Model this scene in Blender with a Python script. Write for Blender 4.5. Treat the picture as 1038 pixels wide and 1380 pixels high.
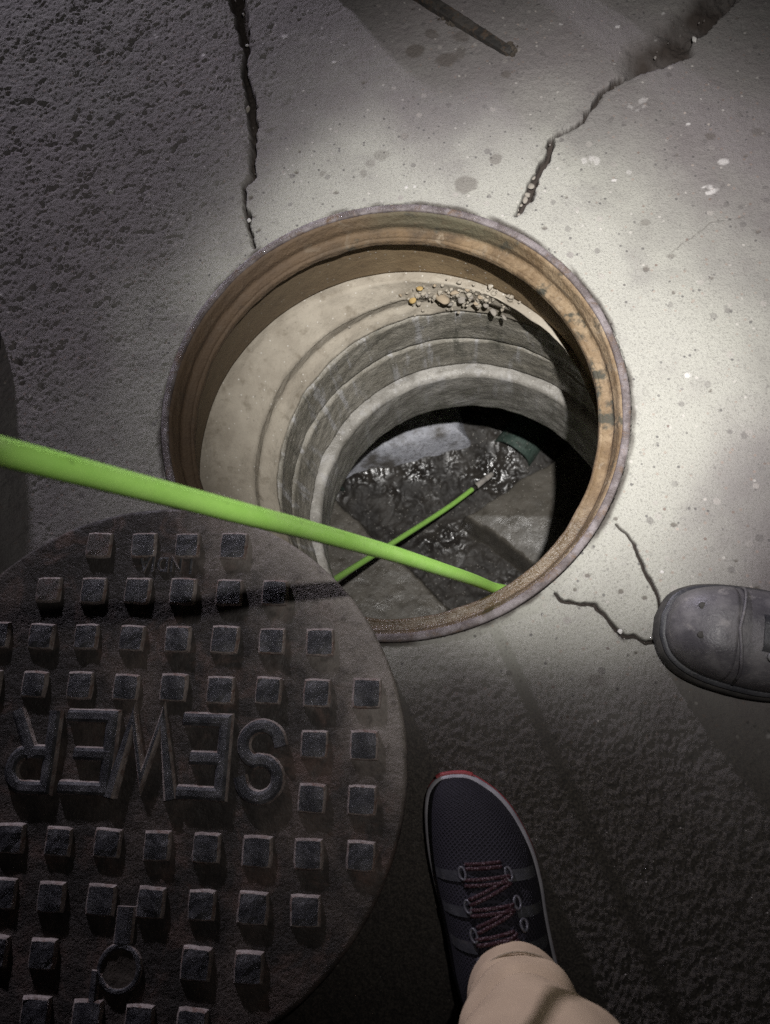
import bpy, bmesh, math, random
import numpy as np
from mathutils import Vector, Matrix

random.seed(7)
for o in list(bpy.data.objects):
    bpy.data.objects.remove(o)
SC = bpy.context.scene
COL = SC.collection

# ------------------------------------------------------------------ camera
F_PX, PW, PH = 1041.0, 1038.0, 1380.0
CAMLOC = np.array([0.0766, -0.3758, 0.8505])
RCAM = np.array([[0.99537195, 0.0, -0.09609728],          # rows: image right, image down, view direction
                 [-0.02638834, -0.96155848, -0.27332939],
                 [-0.09240315, 0.27460025, -0.95710833]])
cd = bpy.data.cameras.new('camera')
cam = bpy.data.objects.new('camera', cd)
COL.objects.link(cam)
cam.matrix_world = Matrix((
    (RCAM[0][0], -RCAM[1][0], -RCAM[2][0], CAMLOC[0]),
    (RCAM[0][1], -RCAM[1][1], -RCAM[2][1], CAMLOC[1]),
    (RCAM[0][2], -RCAM[1][2], -RCAM[2][2], CAMLOC[2]),
    (0, 0, 0, 1)))
cd.sensor_fit = 'AUTO'
cd.sensor_width = 36.0
cd.lens = F_PX / PH * 36.0
cd.clip_start = 0.01
cd.clip_end = 200.0
cd.dof.use_dof = True
cd.dof.focus_distance = 0.95
cd.dof.aperture_fstop = 9.0
SC.camera = cam

# ------------------------------------------------------------------ night sky and the two lamps of the place
world = bpy.data.worlds.new('World')
SC.world = world
world.use_nodes = True
bg = world.node_tree.nodes['Background']
bg.inputs['Color'].default_value = (0.55, 0.55, 0.75, 1)
bg.inputs['Strength'].default_value = 0.006


def spot(name, loc, target, power, color, angle, blend, radius):
    l = bpy.data.lights.new(name, 'SPOT')
    l.energy = power
    l.color = color
    l.spot_size = math.radians(angle)
    l.spot_blend = blend
    l.shadow_soft_size = radius
    o = bpy.data.objects.new(name, l)
    COL.objects.link(o)
    o.location = loc
    o.rotation_euler = (Vector(target) - Vector(loc)).to_track_quat('-Z', 'Y').to_euler()
    return o


TORCH = (0.175, -0.255, 0.90)
spot('hand_torch', TORCH, (0.185, 0.10, 0.0), 90.0, (1.0, 0.985, 0.96), 54, 1.0, 0.007)
spot('hand_torch_spill', TORCH, (0.28, 0.19, 0.0), 13.5, (1.0, 0.975, 0.95), 122, 1.0, 0.007)
spot('work_lamp', (-1.55, 3.1, 0.80), (-0.48, 0.30, 0.0), 310.0, (0.90, 0.85, 1.0), 44, 1.0, 0.06)

SC.view_settings.view_transform = 'Standard'
SC.view_settings.look = 'None'
SC.view_settings.gamma = 1.0
SC.view_settings.exposure = 0.0
SC.view_settings.use_curve_mapping = False
SC.render.engine = 'CYCLES'
SC.cycles.use_denoising = False
SC.cycles.sample_clamp_indirect = 2.0
SC.cycles.max_bounces = 6

# ------------------------------------------------------------------ helpers


def at(px, py, z=0.0):
    """point of the place seen at a pixel of the photograph, on the level z"""
    d = np.array([(px - 519) / F_PX, (py - 690) / F_PX, 1.0]) @ RCAM
    return CAMLOC + d * ((z - CAMLOC[2]) / d[2])


def at_dist(px, py, t):
    d = np.array([(px - 519) / F_PX, (py - 690) / F_PX, 1.0]) @ RCAM
    return CAMLOC + d * t


def sstep(a, b, x):
    t = np.clip((x - a) / (b - a), 0, 1)
    return t * t * (3 - 2 * t)


_lat = {}


def vnoise(x, y, f, seed):
    if seed not in _lat:
        _lat[seed] = np.random.RandomState(seed).rand(256, 256)
    L = _lat[seed]
    x = x * f + 1000.37
    y = y * f + 1000.71
    xi = np.floor(x).astype(int)
    yi = np.floor(y).astype(int)
    fx = x - xi
    fy = y - yi
    fx = fx * fx * (3 - 2 * fx)
    fy = fy * fy * (3 - 2 * fy)
    x0, x1, y0, y1 = xi % 256, (xi + 1) % 256, yi % 256, (yi + 1) % 256
    return (L[x0, y0] * (1 - fx) + L[x1, y0] * fx) * (1 - fy) + (L[x0, y1] * (1 - fx) + L[x1, y1] * fx) * fy


def fbm(x, y, f, seed, n=4, g=0.5):
    s = 0
    a = 1.0
    tot = 0
    for i in range(n):
        s = s + a * (vnoise(x, y, f * 2 ** i, seed + i) - 0.5)
        tot += a
        a *= g
    return s / tot * 2          # about -1..1


def mesh_np(name, verts, faces, smooth=True):
    """fast mesh from numpy arrays; faces (n,3) or (n,4)"""
    me = bpy.data.meshes.new(name)
    verts = np.asarray(verts, np.float32)
    faces = np.asarray(faces, np.int32)
    n, k = faces.shape
    me.vertices.add(len(verts))
    me.vertices.foreach_set('co', verts.ravel())
    me.loops.add(n * k)
    me.loops.foreach_set('vertex_index', faces.ravel())
    me.polygons.add(n)
    me.polygons.foreach_set('loop_start', np.arange(0, n * k, k, dtype=np.int32))
    me.polygons.foreach_set('loop_total', np.full(n, k, np.int32))
    me.polygons.foreach_set('use_smooth', np.full(n, smooth, bool))
    me.update(calc_edges=True)
    me.validate()
    return me


def mesh_list(name, verts, faces, smooth=False):
    me = bpy.data.meshes.new(name)
    me.from_pydata([tuple(map(float, v)) for v in verts], [], faces)
    if smooth:
        me.polygons.foreach_set('use_smooth', np.full(len(me.polygons), True, bool))
    me.update()
    return me


def obj(name, me, mat, parent=None, **props):
    o = bpy.data.objects.new(name, me)
    COL.objects.link(o)
    if mat is not None and me is not None and not me.materials:
        me.materials.append(mat)
    if parent is not None:
        o.parent = parent
        # meshes are modelled in world coordinates: keep them in place under the parent
        o.matrix_parent_inverse = Matrix.Translation(-Vector(parent.location)) if parent.parent is None else Matrix()
    for k, v in props.items():
        o[k] = v
    return o


def thing(name, label, cat, loc=(0, 0, 0), group=None):
    o = bpy.data.objects.new(name, None)
    COL.objects.link(o)
    o.location = loc
    o.empty_display_size = 0.05
    o['label'] = label
    o['category'] = cat
    if group:
        o['group'] = group
    return o


def sub(name, me, mat, part):
    """sub-part: both meshes are in the frame of the thing, so identity under the part"""
    o = bpy.data.objects.new(name, me)
    COL.objects.link(o)
    if not me.materials:
        me.materials.append(mat)
    o.parent = part
    return o


def tube_mesh(name, pts, rad, seg=12, caps=True):
    P = np.asarray(pts, float)
    n = len(P)
    rad = np.full(n, rad) if np.isscalar(rad) else np.asarray(rad, float)
    T = np.gradient(P, axis=0)
    T /= np.linalg.norm(T, axis=1)[:, None] + 1e-12
    ref = np.array([0, 0, 1.0]) if abs(T[0][2]) < 0.9 else np.array([1.0, 0, 0])
    u = np.cross(T[0], ref)
    u /= np.linalg.norm(u)
    V = []
    for i in range(n):
        u = u - T[i] * (u @ T[i])
        u /= np.linalg.norm(u)
        w = np.cross(T[i], u)
        for k in range(seg):
            a = 2 * math.pi * k / seg
            V.append(P[i] + rad[i] * (math.cos(a) * u + math.sin(a) * w))
    Fs = []
    for i in range(n - 1):
        for k in range(seg):
            k2 = (k + 1) % seg
            Fs.append((i * seg + k, i * seg + k2, (i + 1) * seg + k2, (i + 1) * seg + k))
    if caps:
        Fs.append(tuple(range(seg))[::-1])
        Fs.append(tuple((n - 1) * seg + k for k in range(seg)))
    return mesh_list(name, V, Fs, True)


def catmull(pts, n):
    P = np.asarray(pts, float)
    P = np.vstack([2 * P[0] - P[1], P, 2 * P[-1] - P[-2]])
    out = []
    for i in range(1, len(P) - 2):
        p0, p1, p2, p3 = P[i - 1], P[i], P[i + 1], P[i + 2]
        for k in range(n):
            t = k / n
            out.append(0.5 * (2 * p1 + (p2 - p0) * t + (2 * p0 - 5 * p1 + 4 * p2 - p3) * t * t + (3 * p1 - p0 - 3 * p2 + p3) * t ** 3))
    out.append(P[-2])
    return np.array(out)


# ------------------------------------------------------------------ material kit
class Mat:
    def __init__(self, name, rough=0.8, spec=0.4, metal=0.0):
        self.m = bpy.data.materials.new(name)
        self.m.use_nodes = True
        self.nt = self.m.node_tree
        self.b = self.nt.nodes['Principled BSDF']
        self.b.inputs['Roughness'].default_value = rough
        self.b.inputs['Specular IOR Level'].default_value = spec
        self.b.inputs['Metallic'].default_value = metal
        self.tc = self.nt.nodes.new('ShaderNodeTexCoord')
        self.vec = self.tc.outputs['Object']

    def link(self, a, b):
        self.nt.links.new(a, b)

    def noise(self, scale, detail=5, rough=0.6, vec=None, dist=0.0):
        n = self.nt.nodes.new('ShaderNodeTexNoise')
        n.inputs['Scale'].default_value = scale
        n.inputs['Detail'].default_value = detail
        n.inputs['Roughness'].default_value = rough
        n.inputs['Distortion'].default_value = dist
        self.link(vec or self.vec, n.inputs['Vector'])
        return n.outputs['Fac']

    def voro(self, scale, feature='F1', out='Distance', rnd=1.0):
        n = self.nt.nodes.new('ShaderNodeTexVoronoi')
        n.feature = feature
        n.inputs['Scale'].default_value = scale
        n.inputs['Randomness'].default_value = rnd
        self.link(self.vec, n.inputs['Vector'])
        return n.outputs[out]

    def ramp(self, fac, a, b, lo=0.0, hi=1.0):
        n = self.nt.nodes.new('ShaderNodeMapRange')
        n.interpolation_type = 'SMOOTHSTEP'
        for k, v in zip(('From Min', 'From Max', 'To Min', 'To Max'), (a, b, lo, hi)):
            n.inputs[k].default_value = v
        self.link(fac, n.inputs['Value'])
        return n.outputs['Result']

    def math(self, op, a, b=None):
        n = self.nt.nodes.new('ShaderNodeMath')
        n.operation = op
        for i, v in enumerate((a, b)):
            if v is None:
                continue
            if isinstance(v, (int, float)):
                n.inputs[i].default_value = v
            else:
                self.link(v, n.inputs[i])
        return n.outputs[0]

    def mix(self, fac, a, b):
        n = self.nt.nodes.new('ShaderNodeMix')
        n.data_type = 'RGBA'
        for i, v in ((0, fac), (6, a), (7, b)):
            if isinstance(v, (int, float)):
                n.inputs[i].default_value = v
            elif isinstance(v, tuple):
                n.inputs[i].default_value = (*v, 1)
            else:
                self.link(v, n.inputs[i])
        return n.outputs[2]

    def attr(self, name):
        n = self.nt.nodes.new('ShaderNodeAttribute')
        n.attribute_name = name
        return n.outputs['Fac']

    def xyz(self, vec=None):
        n = self.nt.nodes.new('ShaderNodeSeparateXYZ')
        self.link(vec or self.vec, n.inputs[0])
        return n.outputs

    def color(self, c):
        if isinstance(c, tuple):
            self.b.inputs['Base Color'].default_value = (*c, 1)
        else:
            self.link(c, self.b.inputs['Base Color'])

    def rough(self, r):
        self.link(r, self.b.inputs['Roughness'])

    def bump(self, h, dist=0.001, strength=1.0):
        n = self.nt.nodes.new('ShaderNodeBump')
        n.inputs['Strength'].default_value = strength
        n.inputs['Distance'].default_value = dist
        self.link(h, n.inputs['Height'])
        self.link(n.outputs['Normal'], self.b.inputs['Normal'])


def m_concrete():
    M = Mat('ground_concrete', 0.92, 0.25)
    big = M.noise(5, 5, 0.6)
    mid = M.noise(38, 6, 0.7)
    fine = M.noise(420, 3, 0.7)
    c = M.mix(M.ramp(big, 0.35, 0.65), (0.175, 0.165, 0.158), (0.225, 0.212, 0.20))
    c = M.mix(M.ramp(mid, 0.4, 0.68), c, (0.18, 0.165, 0.160))
    c = M.mix(M.math('MULTIPLY', M.ramp(M.noise(2.2, 4, .6), .42, .6), .6), c, (0.185, 0.162, 0.166))
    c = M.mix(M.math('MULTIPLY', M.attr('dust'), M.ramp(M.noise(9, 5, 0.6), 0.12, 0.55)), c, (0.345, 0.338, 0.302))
    c = M.mix(M.math('MULTIPLY', M.ramp(fine, 0.48, 0.74), 0.6), c, (0.105, 0.097, 0.092))
    # aggregate: dark and pale grains
    v = M.voro(150)
    vc = M.nt.nodes.new('ShaderNodeTexVoronoi')
    vc.inputs['Scale'].default_value = 150
    M.link(M.vec, vc.inputs['Vector'])
    sep = M.nt.nodes.new('ShaderNodeSeparateColor')
    M.link(vc.outputs['Color'], sep.inputs[0])
    dot = M.ramp(v, 0.32, 0.2)
    c = M.mix(M.math('MULTIPLY', dot, M.math('MULTIPLY', M.ramp(sep.outputs[0], 0.86, 0.95), 0.75)), c, (0.085, 0.08, 0.08))
    c = M.mix(M.math('MULTIPLY', dot, M.math('MULTIPLY', M.ramp(sep.outputs[1], 0.94, 0.98), 0.55)), c, (0.5, 0.47, 0.44))
    c = M.mix(M.math('MULTIPLY', M.math('MULTIPLY', dot, M.ramp(sep.outputs[2], 0.9, 0.96)), 0.4), c, (0.26, 0.18, 0.145))
    v2 = M.nt.nodes.new('ShaderNodeTexVoronoi')
    v2.inputs['Scale'].default_value = 62
    M.link(M.vec, v2.inputs['Vector'])
    sep2 = M.nt.nodes.new('ShaderNodeSeparateColor')
    M.link(v2.outputs['Color'], sep2.inputs[0])
    d2 = M.math('ADD', v2.outputs['Distance'], M.math('MULTIPLY', M.math('SUBTRACT', mid, .5), .35))
    k2 = M.ramp(d2, 0.30, 0.20)
    c = M.mix(M.math('MULTIPLY', k2, M.ramp(sep2.outputs[0], 0.80, 0.95, 0, .55)), c, (0.11, 0.10, 0.098))
    c = M.mix(M.math('MULTIPLY', k2, M.ramp(sep2.outputs[1], 0.86, 0.96, 0, .45)), c, (0.36, 0.33, 0.31))
    c = M.mix(M.attr('pale'), c, (0.62, 0.59, 0.58))
    c = M.mix(M.attr('stain'), c, (0.10, 0.085, 0.075))
    c = M.mix(M.attr('dirt'), c, (0.045, 0.036, 0.031))
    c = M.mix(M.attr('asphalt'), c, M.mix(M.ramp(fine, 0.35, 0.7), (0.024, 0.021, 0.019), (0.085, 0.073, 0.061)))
    M.color(c)
    h = M.math('ADD', M.math('MULTIPLY', fine, 0.7), M.math('MULTIPLY', M.noise(1100, 2), 0.35))
    M.bump(h, 0.0021, 1.0)
    return M.m


def m_iron(name, base, dust, dustfac=(0.42, 0.62), rough=0.55, rust=None, scale=18, bump=0.0008):
    M = Mat(name, rough, 0.5)
    n1 = M.noise(scale, 7, 0.68)
    n2 = M.noise(scale * 9, 5, 0.7)
    c = M.mix(M.ramp(n1, *dustfac), base, dust)
    if rust:
        c = M.mix(M.ramp(M.noise(scale * 2.3, 6, 0.7, dist=0.6), 0.5, 0.68), c, rust)
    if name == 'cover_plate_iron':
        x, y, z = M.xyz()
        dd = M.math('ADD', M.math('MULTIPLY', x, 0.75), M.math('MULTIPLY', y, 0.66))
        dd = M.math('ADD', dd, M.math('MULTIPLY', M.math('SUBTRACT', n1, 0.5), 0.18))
        c = M.mix(M.math('MULTIPLY', M.ramp(dd, -0.30, -0.20), 0.8), c, (0.25, 0.222, 0.198))  # paler dry dust patch, with some torch brightness put into its colour
    c = M.mix(M.math('MULTIPLY', M.ramp(n2, 0.5, 0.75), 0.6), c, tuple(x * 0.45 for x in base))
    M.color(c)
    M.rough(M.ramp(n2, 0.3, 0.7, rough - 0.1, min(1, rough + 0.25)))
    M.bump(M.math('ADD', n2, M.math('MULTIPLY', M.noise(scale * 40, 3), 0.5)), bump, 0.8)
    return M.m


def m_plain(name, col, col2=None, rough=0.7, scale=60, bump=0.0, spec=0.4, metal=0.0):
    M = Mat(name, rough, spec, metal)
    n = M.noise(scale, 5, 0.65)
    M.color(M.mix(M.ramp(n, 0.35, 0.68), col, col2 or tuple(x * 0.7 for x in col)))
    if bump:
        M.bump(n, bump, 0.8)
    return M.m


def m_seat():
    """rusty frame, wet and dark on the near side"""
    M = Mat('frame_rust', 0.65, 0.5)
    n1 = M.noise(14, 7, 0.7)
    n2 = M.noise(130, 5, 0.7)
    c = M.mix(M.ramp(n1, 0.36, 0.62), (0.052, 0.035, 0.021), (0.15, 0.094, 0.046))
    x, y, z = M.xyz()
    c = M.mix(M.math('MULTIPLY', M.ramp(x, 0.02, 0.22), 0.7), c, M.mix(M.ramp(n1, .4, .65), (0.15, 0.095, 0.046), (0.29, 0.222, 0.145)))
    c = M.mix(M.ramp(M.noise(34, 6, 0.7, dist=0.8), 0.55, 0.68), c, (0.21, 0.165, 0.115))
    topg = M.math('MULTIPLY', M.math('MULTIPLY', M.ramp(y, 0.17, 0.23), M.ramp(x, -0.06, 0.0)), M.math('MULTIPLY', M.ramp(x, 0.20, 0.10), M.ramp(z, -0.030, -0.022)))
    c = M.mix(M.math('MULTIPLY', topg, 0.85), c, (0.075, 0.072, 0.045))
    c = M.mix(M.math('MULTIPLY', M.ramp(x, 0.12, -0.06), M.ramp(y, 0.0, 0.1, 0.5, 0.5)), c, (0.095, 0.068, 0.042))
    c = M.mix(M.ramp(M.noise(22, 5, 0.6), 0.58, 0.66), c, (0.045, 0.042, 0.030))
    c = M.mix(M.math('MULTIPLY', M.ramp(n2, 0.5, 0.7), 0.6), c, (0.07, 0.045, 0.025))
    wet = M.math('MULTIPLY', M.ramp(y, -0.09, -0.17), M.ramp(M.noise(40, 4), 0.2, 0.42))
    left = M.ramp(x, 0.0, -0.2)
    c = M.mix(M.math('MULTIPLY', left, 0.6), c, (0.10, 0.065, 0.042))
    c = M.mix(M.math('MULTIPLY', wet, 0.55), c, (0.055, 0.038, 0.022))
    M.color(c)
    M.rough(M.mix(wet, 0.75, 0.13) if False else M.math('SUBTRACT', 0.78, M.math('MULTIPLY', wet, 0.46)))
    M.bump(M.math('ADD', n2, M.math('MULTIPLY', M.noise(260, 3), 0.9)), 0.0012, 1.0)
    return M.m


def m_mortar(name, a, b, stain, rough=0.75, streak=0.0, wet=0.0, scale=16, bump=0.0012):
    M = Mat(name, rough, 0.5)
    n1 = M.noise(scale, 6, 0.65)
    n2 = M.noise(170, 4, 0.7)
    c = M.mix(M.ramp(n1, 0.36, 0.64), a, b)
    if streak:
        mp = M.nt.nodes.new('ShaderNodeMapping')
        mp.inputs['Scale'].default_value = (1, 1, 0.12)
        M.link(M.vec, mp.inputs['Vector'])
        c = M.mix(M.math('MULTIPLY', M.ramp(M.noise(46, 5, 0.6, mp.outputs[0]), 0.54, 0.66), streak), c, (0.46, 0.45, 0.45))
        c = M.mix(M.math('MULTIPLY', M.ramp(M.noise(33, 5, 0.6, mp.outputs[0]), 0.55, 0.68), streak), c, stain)
    c = M.mix(M.math('MULTIPLY', M.ramp(M.noise(48, 5), 0.52, 0.72), 0.7), c, stain)
    c = M.mix(M.math('MULTIPLY', M.ramp(n2, 0.60, 0.72), 0.5), c, tuple(x * 0.5 for x in a))
    # small pale grit
    v = M.voro(90)
    c = M.mix(M.ramp(v, 0.13, 0.09), c, (0.5, 0.47, 0.42))
    M.color(c)
    if name == 'lit_bench':
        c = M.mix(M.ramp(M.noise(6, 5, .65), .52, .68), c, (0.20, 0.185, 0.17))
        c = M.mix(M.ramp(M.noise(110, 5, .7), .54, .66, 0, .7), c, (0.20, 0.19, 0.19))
    if name == 'rusty_skirt':
        x, y, z = M.xyz()
        c = M.mix(M.math('MULTIPLY', M.ramp(x, 0.08, -0.2), .8), c, (0.095, 0.07, 0.045))
    M.color(c)
    if name == 'wet_channel':
        M.rough(M.ramp(M.noise(7, 4, .65), .46, .64, .62, .20))
        M.color(c)
        M.bump(M.noise(52, 3.0, .45), .0030, 1.0)
        return M.m
    elif wet:
        M.rough(M.ramp(M.noise(30, 5), 0.35, 0.6, rough - wet, rough))
    M.bump(M.math('ADD', n2, M.math('MULTIPLY', M.noise(60, 5), 1.2)), bump, 0.9)
    return M.m


MT = {}
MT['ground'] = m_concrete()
MT['flange'] = m_iron('frame_flange_iron', (0.085, 0.068, 0.066), (0.19, 0.165, 0.168), rough=0.5, rust=(0.11, 0.07, 0.045), scale=26, bump=0.0015)
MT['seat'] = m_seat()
MT['skirt'] = m_mortar('rusty_skirt', (0.19, 0.13, 0.068), (0.25, 0.18, 0.10), (0.11, 0.075, 0.04), 0.85)
MT['collar'] = m_mortar('collar_mortar', (0.285, 0.25, 0.20), (0.37, 0.33, 0.268), (0.18, 0.15, 0.11), 0.85, bump=0.0014)
MT['ring'] = m_mortar('grade_ring_concrete', (0.21, 0.193, 0.158), (0.335, 0.312, 0.268), (0.125, 0.12, 0.098), 0.6, 0.8, 0.25, 13, 0.003)
MT['cone'] = m_mortar('cone_concrete', (0.24, 0.225, 0.20), (0.41, 0.39, 0.355), (0.155, 0.142, 0.12), 0.55, 0.45, 0.25, 14, 0.002)
MT['bench'] = m_mortar('bench_concrete', (0.135, 0.122, 0.102), (0.19, 0.172, 0.146), (0.075, 0.064, 0.05), 0.45, 0.0, 0.25)
MT['channel'] = m_mortar('wet_channel', (0.032, 0.028, 0.025), (0.072, 0.064, 0.056), (0.020, 0.018, 0.016), 0.26, 0.0, 0.10, scale=12, bump=0.0016)
MT['litbench'] = m_mortar('lit_bench', (0.66, 0.67, 0.74), (0.76, 0.77, 0.84), (0.40, 0.39, 0.42), 0.4, 0.0, 0.2, scale=50, bump=0.003)  # bench concrete with the torch's gleam put into a bright bluish colour
MT['chamber'] = m_mortar('chamber_concrete', (0.14, 0.13, 0.12), (0.19, 0.18, 0.16), (0.08, 0.075, 0.07), 0.8)
MT['greenpipe'] = m_mortar('green_pipe_plastic', (0.055, 0.092, 0.074), (0.12, 0.165, 0.14), (0.045, 0.045, 0.038), 0.5, scale=60)
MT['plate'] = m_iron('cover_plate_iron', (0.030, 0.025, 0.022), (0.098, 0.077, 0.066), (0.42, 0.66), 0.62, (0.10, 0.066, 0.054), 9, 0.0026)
MT['block'] = m_iron('cover_block_iron', (0.028, 0.028, 0.033), (0.125, 0.122, 0.128), (0.40, 0.72), 0.46, None, 48, 0.0011)
MT['blockside'] = m_iron('cover_block_side', (0.20, 0.165, 0.15), (0.36, 0.31, 0.285), (0.4, 0.6), 0.65, (0.15, 0.09, 0.07), 50, 0.0012)
MT['blockrust'] = m_iron('cover_block_rusty', (0.07, 0.06, 0.055), (0.13, 0.11, 0.10), (0.45, 0.7), 0.6, (0.10, 0.06, 0.05), 60, 0.0016)
MT['bar'] = m_iron('bar_steel', (0.028, 0.026, 0.024), (0.06, 0.053, 0.047), rough=0.6, rust=(0.09, 0.06, 0.04), scale=40)
def m_rod():
    M = Mat('rod_green', 0.34, 0.45)
    mp = M.nt.nodes.new('ShaderNodeMapping')
    mp.inputs['Scale'].default_value = (.25, 1, 1)
    M.link(M.vec, mp.inputs['Vector'])
    n = M.noise(60, 6, .7, mp.outputs[0])
    c = M.mix(M.ramp(n, .3, .7), (0.50, 0.90, 0.20), (0.42, 0.82, 0.15))
    c = M.mix(M.math('MULTIPLY', M.ramp(M.noise(150, 5, .75, mp.outputs[0]), .60, .72), .55), c, (0.14, 0.24, 0.06))
    M.color(c)
    M.rough(M.ramp(n, .3, .7, .28, .5))
    M.bump(M.noise(700, 3), .0004, .5)
    return M.m


MT['rod'] = m_rod()
MT['ferrule'] = m_plain('ferrule_metal', (0.60, 0.56, 0.52), (0.42, 0.38, 0.34), 0.35, 80)
MT['dirt'] = m_plain('soil', (0.05, 0.04, 0.032), (0.09, 0.075, 0.06), 0.95, 90, 0.002)
MT['stone'] = m_plain('stone_grey', (0.30, 0.27, 0.23), (0.20, 0.18, 0.16), 0.85, 120, 0.0006)
MT['stone_yellow'] = m_plain('stone_yellow', (0.46, 0.32, 0.12), (0.36, 0.25, 0.11), 0.8, 120, 0.0006)
MT['stone_white'] = m_plain('stone_white', (0.62, 0.60, 0.57), (0.45, 0.43, 0.41), 0.8, 120, 0.0006)
MT['stone_tan'] = m_plain('stone_tan', (0.36, 0.285, 0.20), (0.27, 0.22, 0.16), 0.8, 120, 0.0006)

# ------------------------------------------------------------------ ground: one cracked concrete sheet with the round opening
RF = 0.2818


def px_line(pts):
    return np.array([[*at(p[0], p[1])[:2], p[2] / 1040.0 / 2] for p in pts])


def line_field(X, Y, L, jit=0.0012, seed=50):
    """signed closeness to a polyline of varying half width: value <1 inside"""
    best = np.full(X.shape, 9.0)
    jx = X + jit * fbm(X, Y, 62, seed, 3, 0.6)
    jy = Y + jit * fbm(X, Y, 62, seed + 9, 3, 0.6)
    for a, b in zip(L[:-1], L[1:]):
        d = b[:2] - a[:2]
        m = 0.03
        sel = (X > min(a[0], b[0]) - m) & (X < max(a[0], b[0]) + m) & (Y > min(a[1], b[1]) - m) & (Y < max(a[1], b[1]) + m)
        if not sel.any():
            continue
        qx, qy = jx[sel], jy[sel]
        t = np.clip(((qx - a[0]) * d[0] + (qy - a[1]) * d[1]) / (d @ d), 0, 1)
        dist = np.hypot(qx - a[0] - t * d[0], qy - a[1] - t * d[1])
        w = a[2] + (b[2] - a[2]) * t
        best[sel] = np.minimum(best[sel], dist / np.maximum(w, 2e-4))
    return best


def in_poly(X, Y, P):
    c = np.zeros(X.shape, bool)
    n = len(P)
    for i in range(n):
        x0, y0 = P[i][:2]
        x1, y1 = P[(i + 1) % n][:2]
        if y0 == y1:
            continue
        c ^= ((y0 > Y) != (y1 > Y)) & (X < (x1 - x0) * (Y - y0) / (y1 - y0) + x0)
    return c


CR_LEFT = px_line([(318, -60, 22), (320, 0, 22), (326, 28, 18), (331, 55, 12), (334, 75, 7), (327, 100, 9), (337, 128, 12), (340, 155, 15),
                   (342, 182, 9), (340, 212, 8), (342, 238, 9), (331, 252, 5), (329, 280, 5), (335, 302, 5), (344, 335, 3)])
CR_RIGHT = px_line([(860, 95, 9), (842, 104, 8), (812, 124, 6), (792, 150, 5), (776, 171, 4), (745, 186, 4), (739, 205, 9), (729, 226, 10), (718, 250, 12),
                    (712, 268, 11), (698, 292, 5)])
CR_A = px_line([(748, 798, 2.5), (757, 808, 4), (776, 812, 3), (796, 815, 4), (801, 815, 4), (816, 831, 3.5), (830, 851, 5), (841, 858, 4.5), (856, 858, 3.5),
                (871, 867, 4), (905, 856, 5)])
CR_B = px_line([(829, 707, 2), (845, 722, 3), (858, 741, 3.5), (869, 764, 4), (880, 785, 4), (888, 804, 4), (893, 835, 5)])
HAIR = [px_line([(0, 215, 1.2), (60, 190, 1.5), (120, 205, 1.2), (170, 180, 1)]),
        px_line([(640, 590, 1), (700, 560, 1)]) if False else px_line([(905, 340, 1), (960, 300, 1.5), (1010, 290, 1)])]
CAVITY = [at(*p)[:2] for p in [(836, 108), (826, 92), (845, 52), (850, 36), (900, 22), (940, 19), (955, 4), (962, -60), (1020, -60), (990, 6), (968, 27), (952, 42), (936, 57),
                               (932, 74), (910, 86), (880, 94), (858, 100)]]
FRAG = [at(*p)[:2] for p in [(700, 760), (748, 798), (757, 808), (776, 812), (796, 815), (801, 815), (816, 831), (830, 851), (841, 858), (856, 858), (871, 867), (893, 862),
                             (893, 835), (888, 804), (880, 785), (869, 764), (858, 741), (845, 722), (829, 707), (780, 680)]]
STAINS = [(628, 250, 16, 14, .55), (669, 215, 9, 9, .5), (560, 69, 13, 13, .75), (604, 81, 17, 12, .7), (621, 71, 8, 14, .5), (582, 46, 10, 9, .6), (622, 49, 13, 11, .6),
          (515, 211, 12, 10, .35), (500, 222, 8, 8, .35), (682, 101, 8, 7, .6), (545, 185, 6, 5, .4), (435, 235, 5, 4, .4), (490, 235, 5, 8, .4),
          (805, 918, 9, 7, .4), (870, 300, 7, 5, .4), (905, 345, 7, 4, .5), (957, 183, 7, 6, .6), (1022, 178, 9, 7, .4), (440, 470, 0.1, .1, 0)]
PALES = [(955, 256, 12, 7, .7), (975, 218, 7, 5, .6), (855, 140, 16, 12, .35), (795, 218, 12, 8, .4), (210, 47, 5, 4, .8), (848, 232, 4, 4, .3)]

gs = 0.00175


def lines(a, b, fine):
    out, p = [], a
    while p < b:
        out.append(p)
        p += next((s_ for lo, hi, s_ in fine if lo <= p < hi), gs)
    return np.array(out)


# finer lines where the thin cracks run
xs = lines(-0.735, 0.675, [(-.245, -.195, .0010), (.165, .315, .0009)])
ys = lines(-0.79, 0.83, [(-.30, -.135, .0009)])


def grow(a, end, step):
    out = []
    while abs(a) < end:
        step *= 1.6
        a += step if a > 0 else -step
        out.append(a)
    return out


xs = np.array(sorted(grow(xs[0], 9, gs) + list(xs) + grow(xs[-1], 9, gs)))
ys = np.array(sorted(grow(ys[0], 9, gs) + list(ys) + grow(ys[-1], 9, gs)))
X, Y = np.meshgrid(xs, ys, indexing='ij')
RR = np.hypot(X, Y)
inside = (np.abs(X) < 0.8) & (np.abs(Y) < 0.9)
Z = np.zeros_like(X)
Z += 0.003 * fbm(X, Y, 4, 11, 3)
Z -= 0.003 * fbm(X * 0 + 0.0, Y * 0 + 0.0, 4, 11, 3)
ringd = sstep(0.30, 0.62, RR)
right = sstep(-0.05, 0.3, X) * sstep(-0.22, 0.05, Y)
topl = sstep(-0.08, -0.32, X) * sstep(-0.25, 0.1, Y)
low = sstep(-0.26, -0.40, Y + 0.05 * fbm(X, Y, 9, 77, 3) + 0.10 * (X - 0.2))
topm = sstep(0.36, 0.62, Y)
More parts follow.
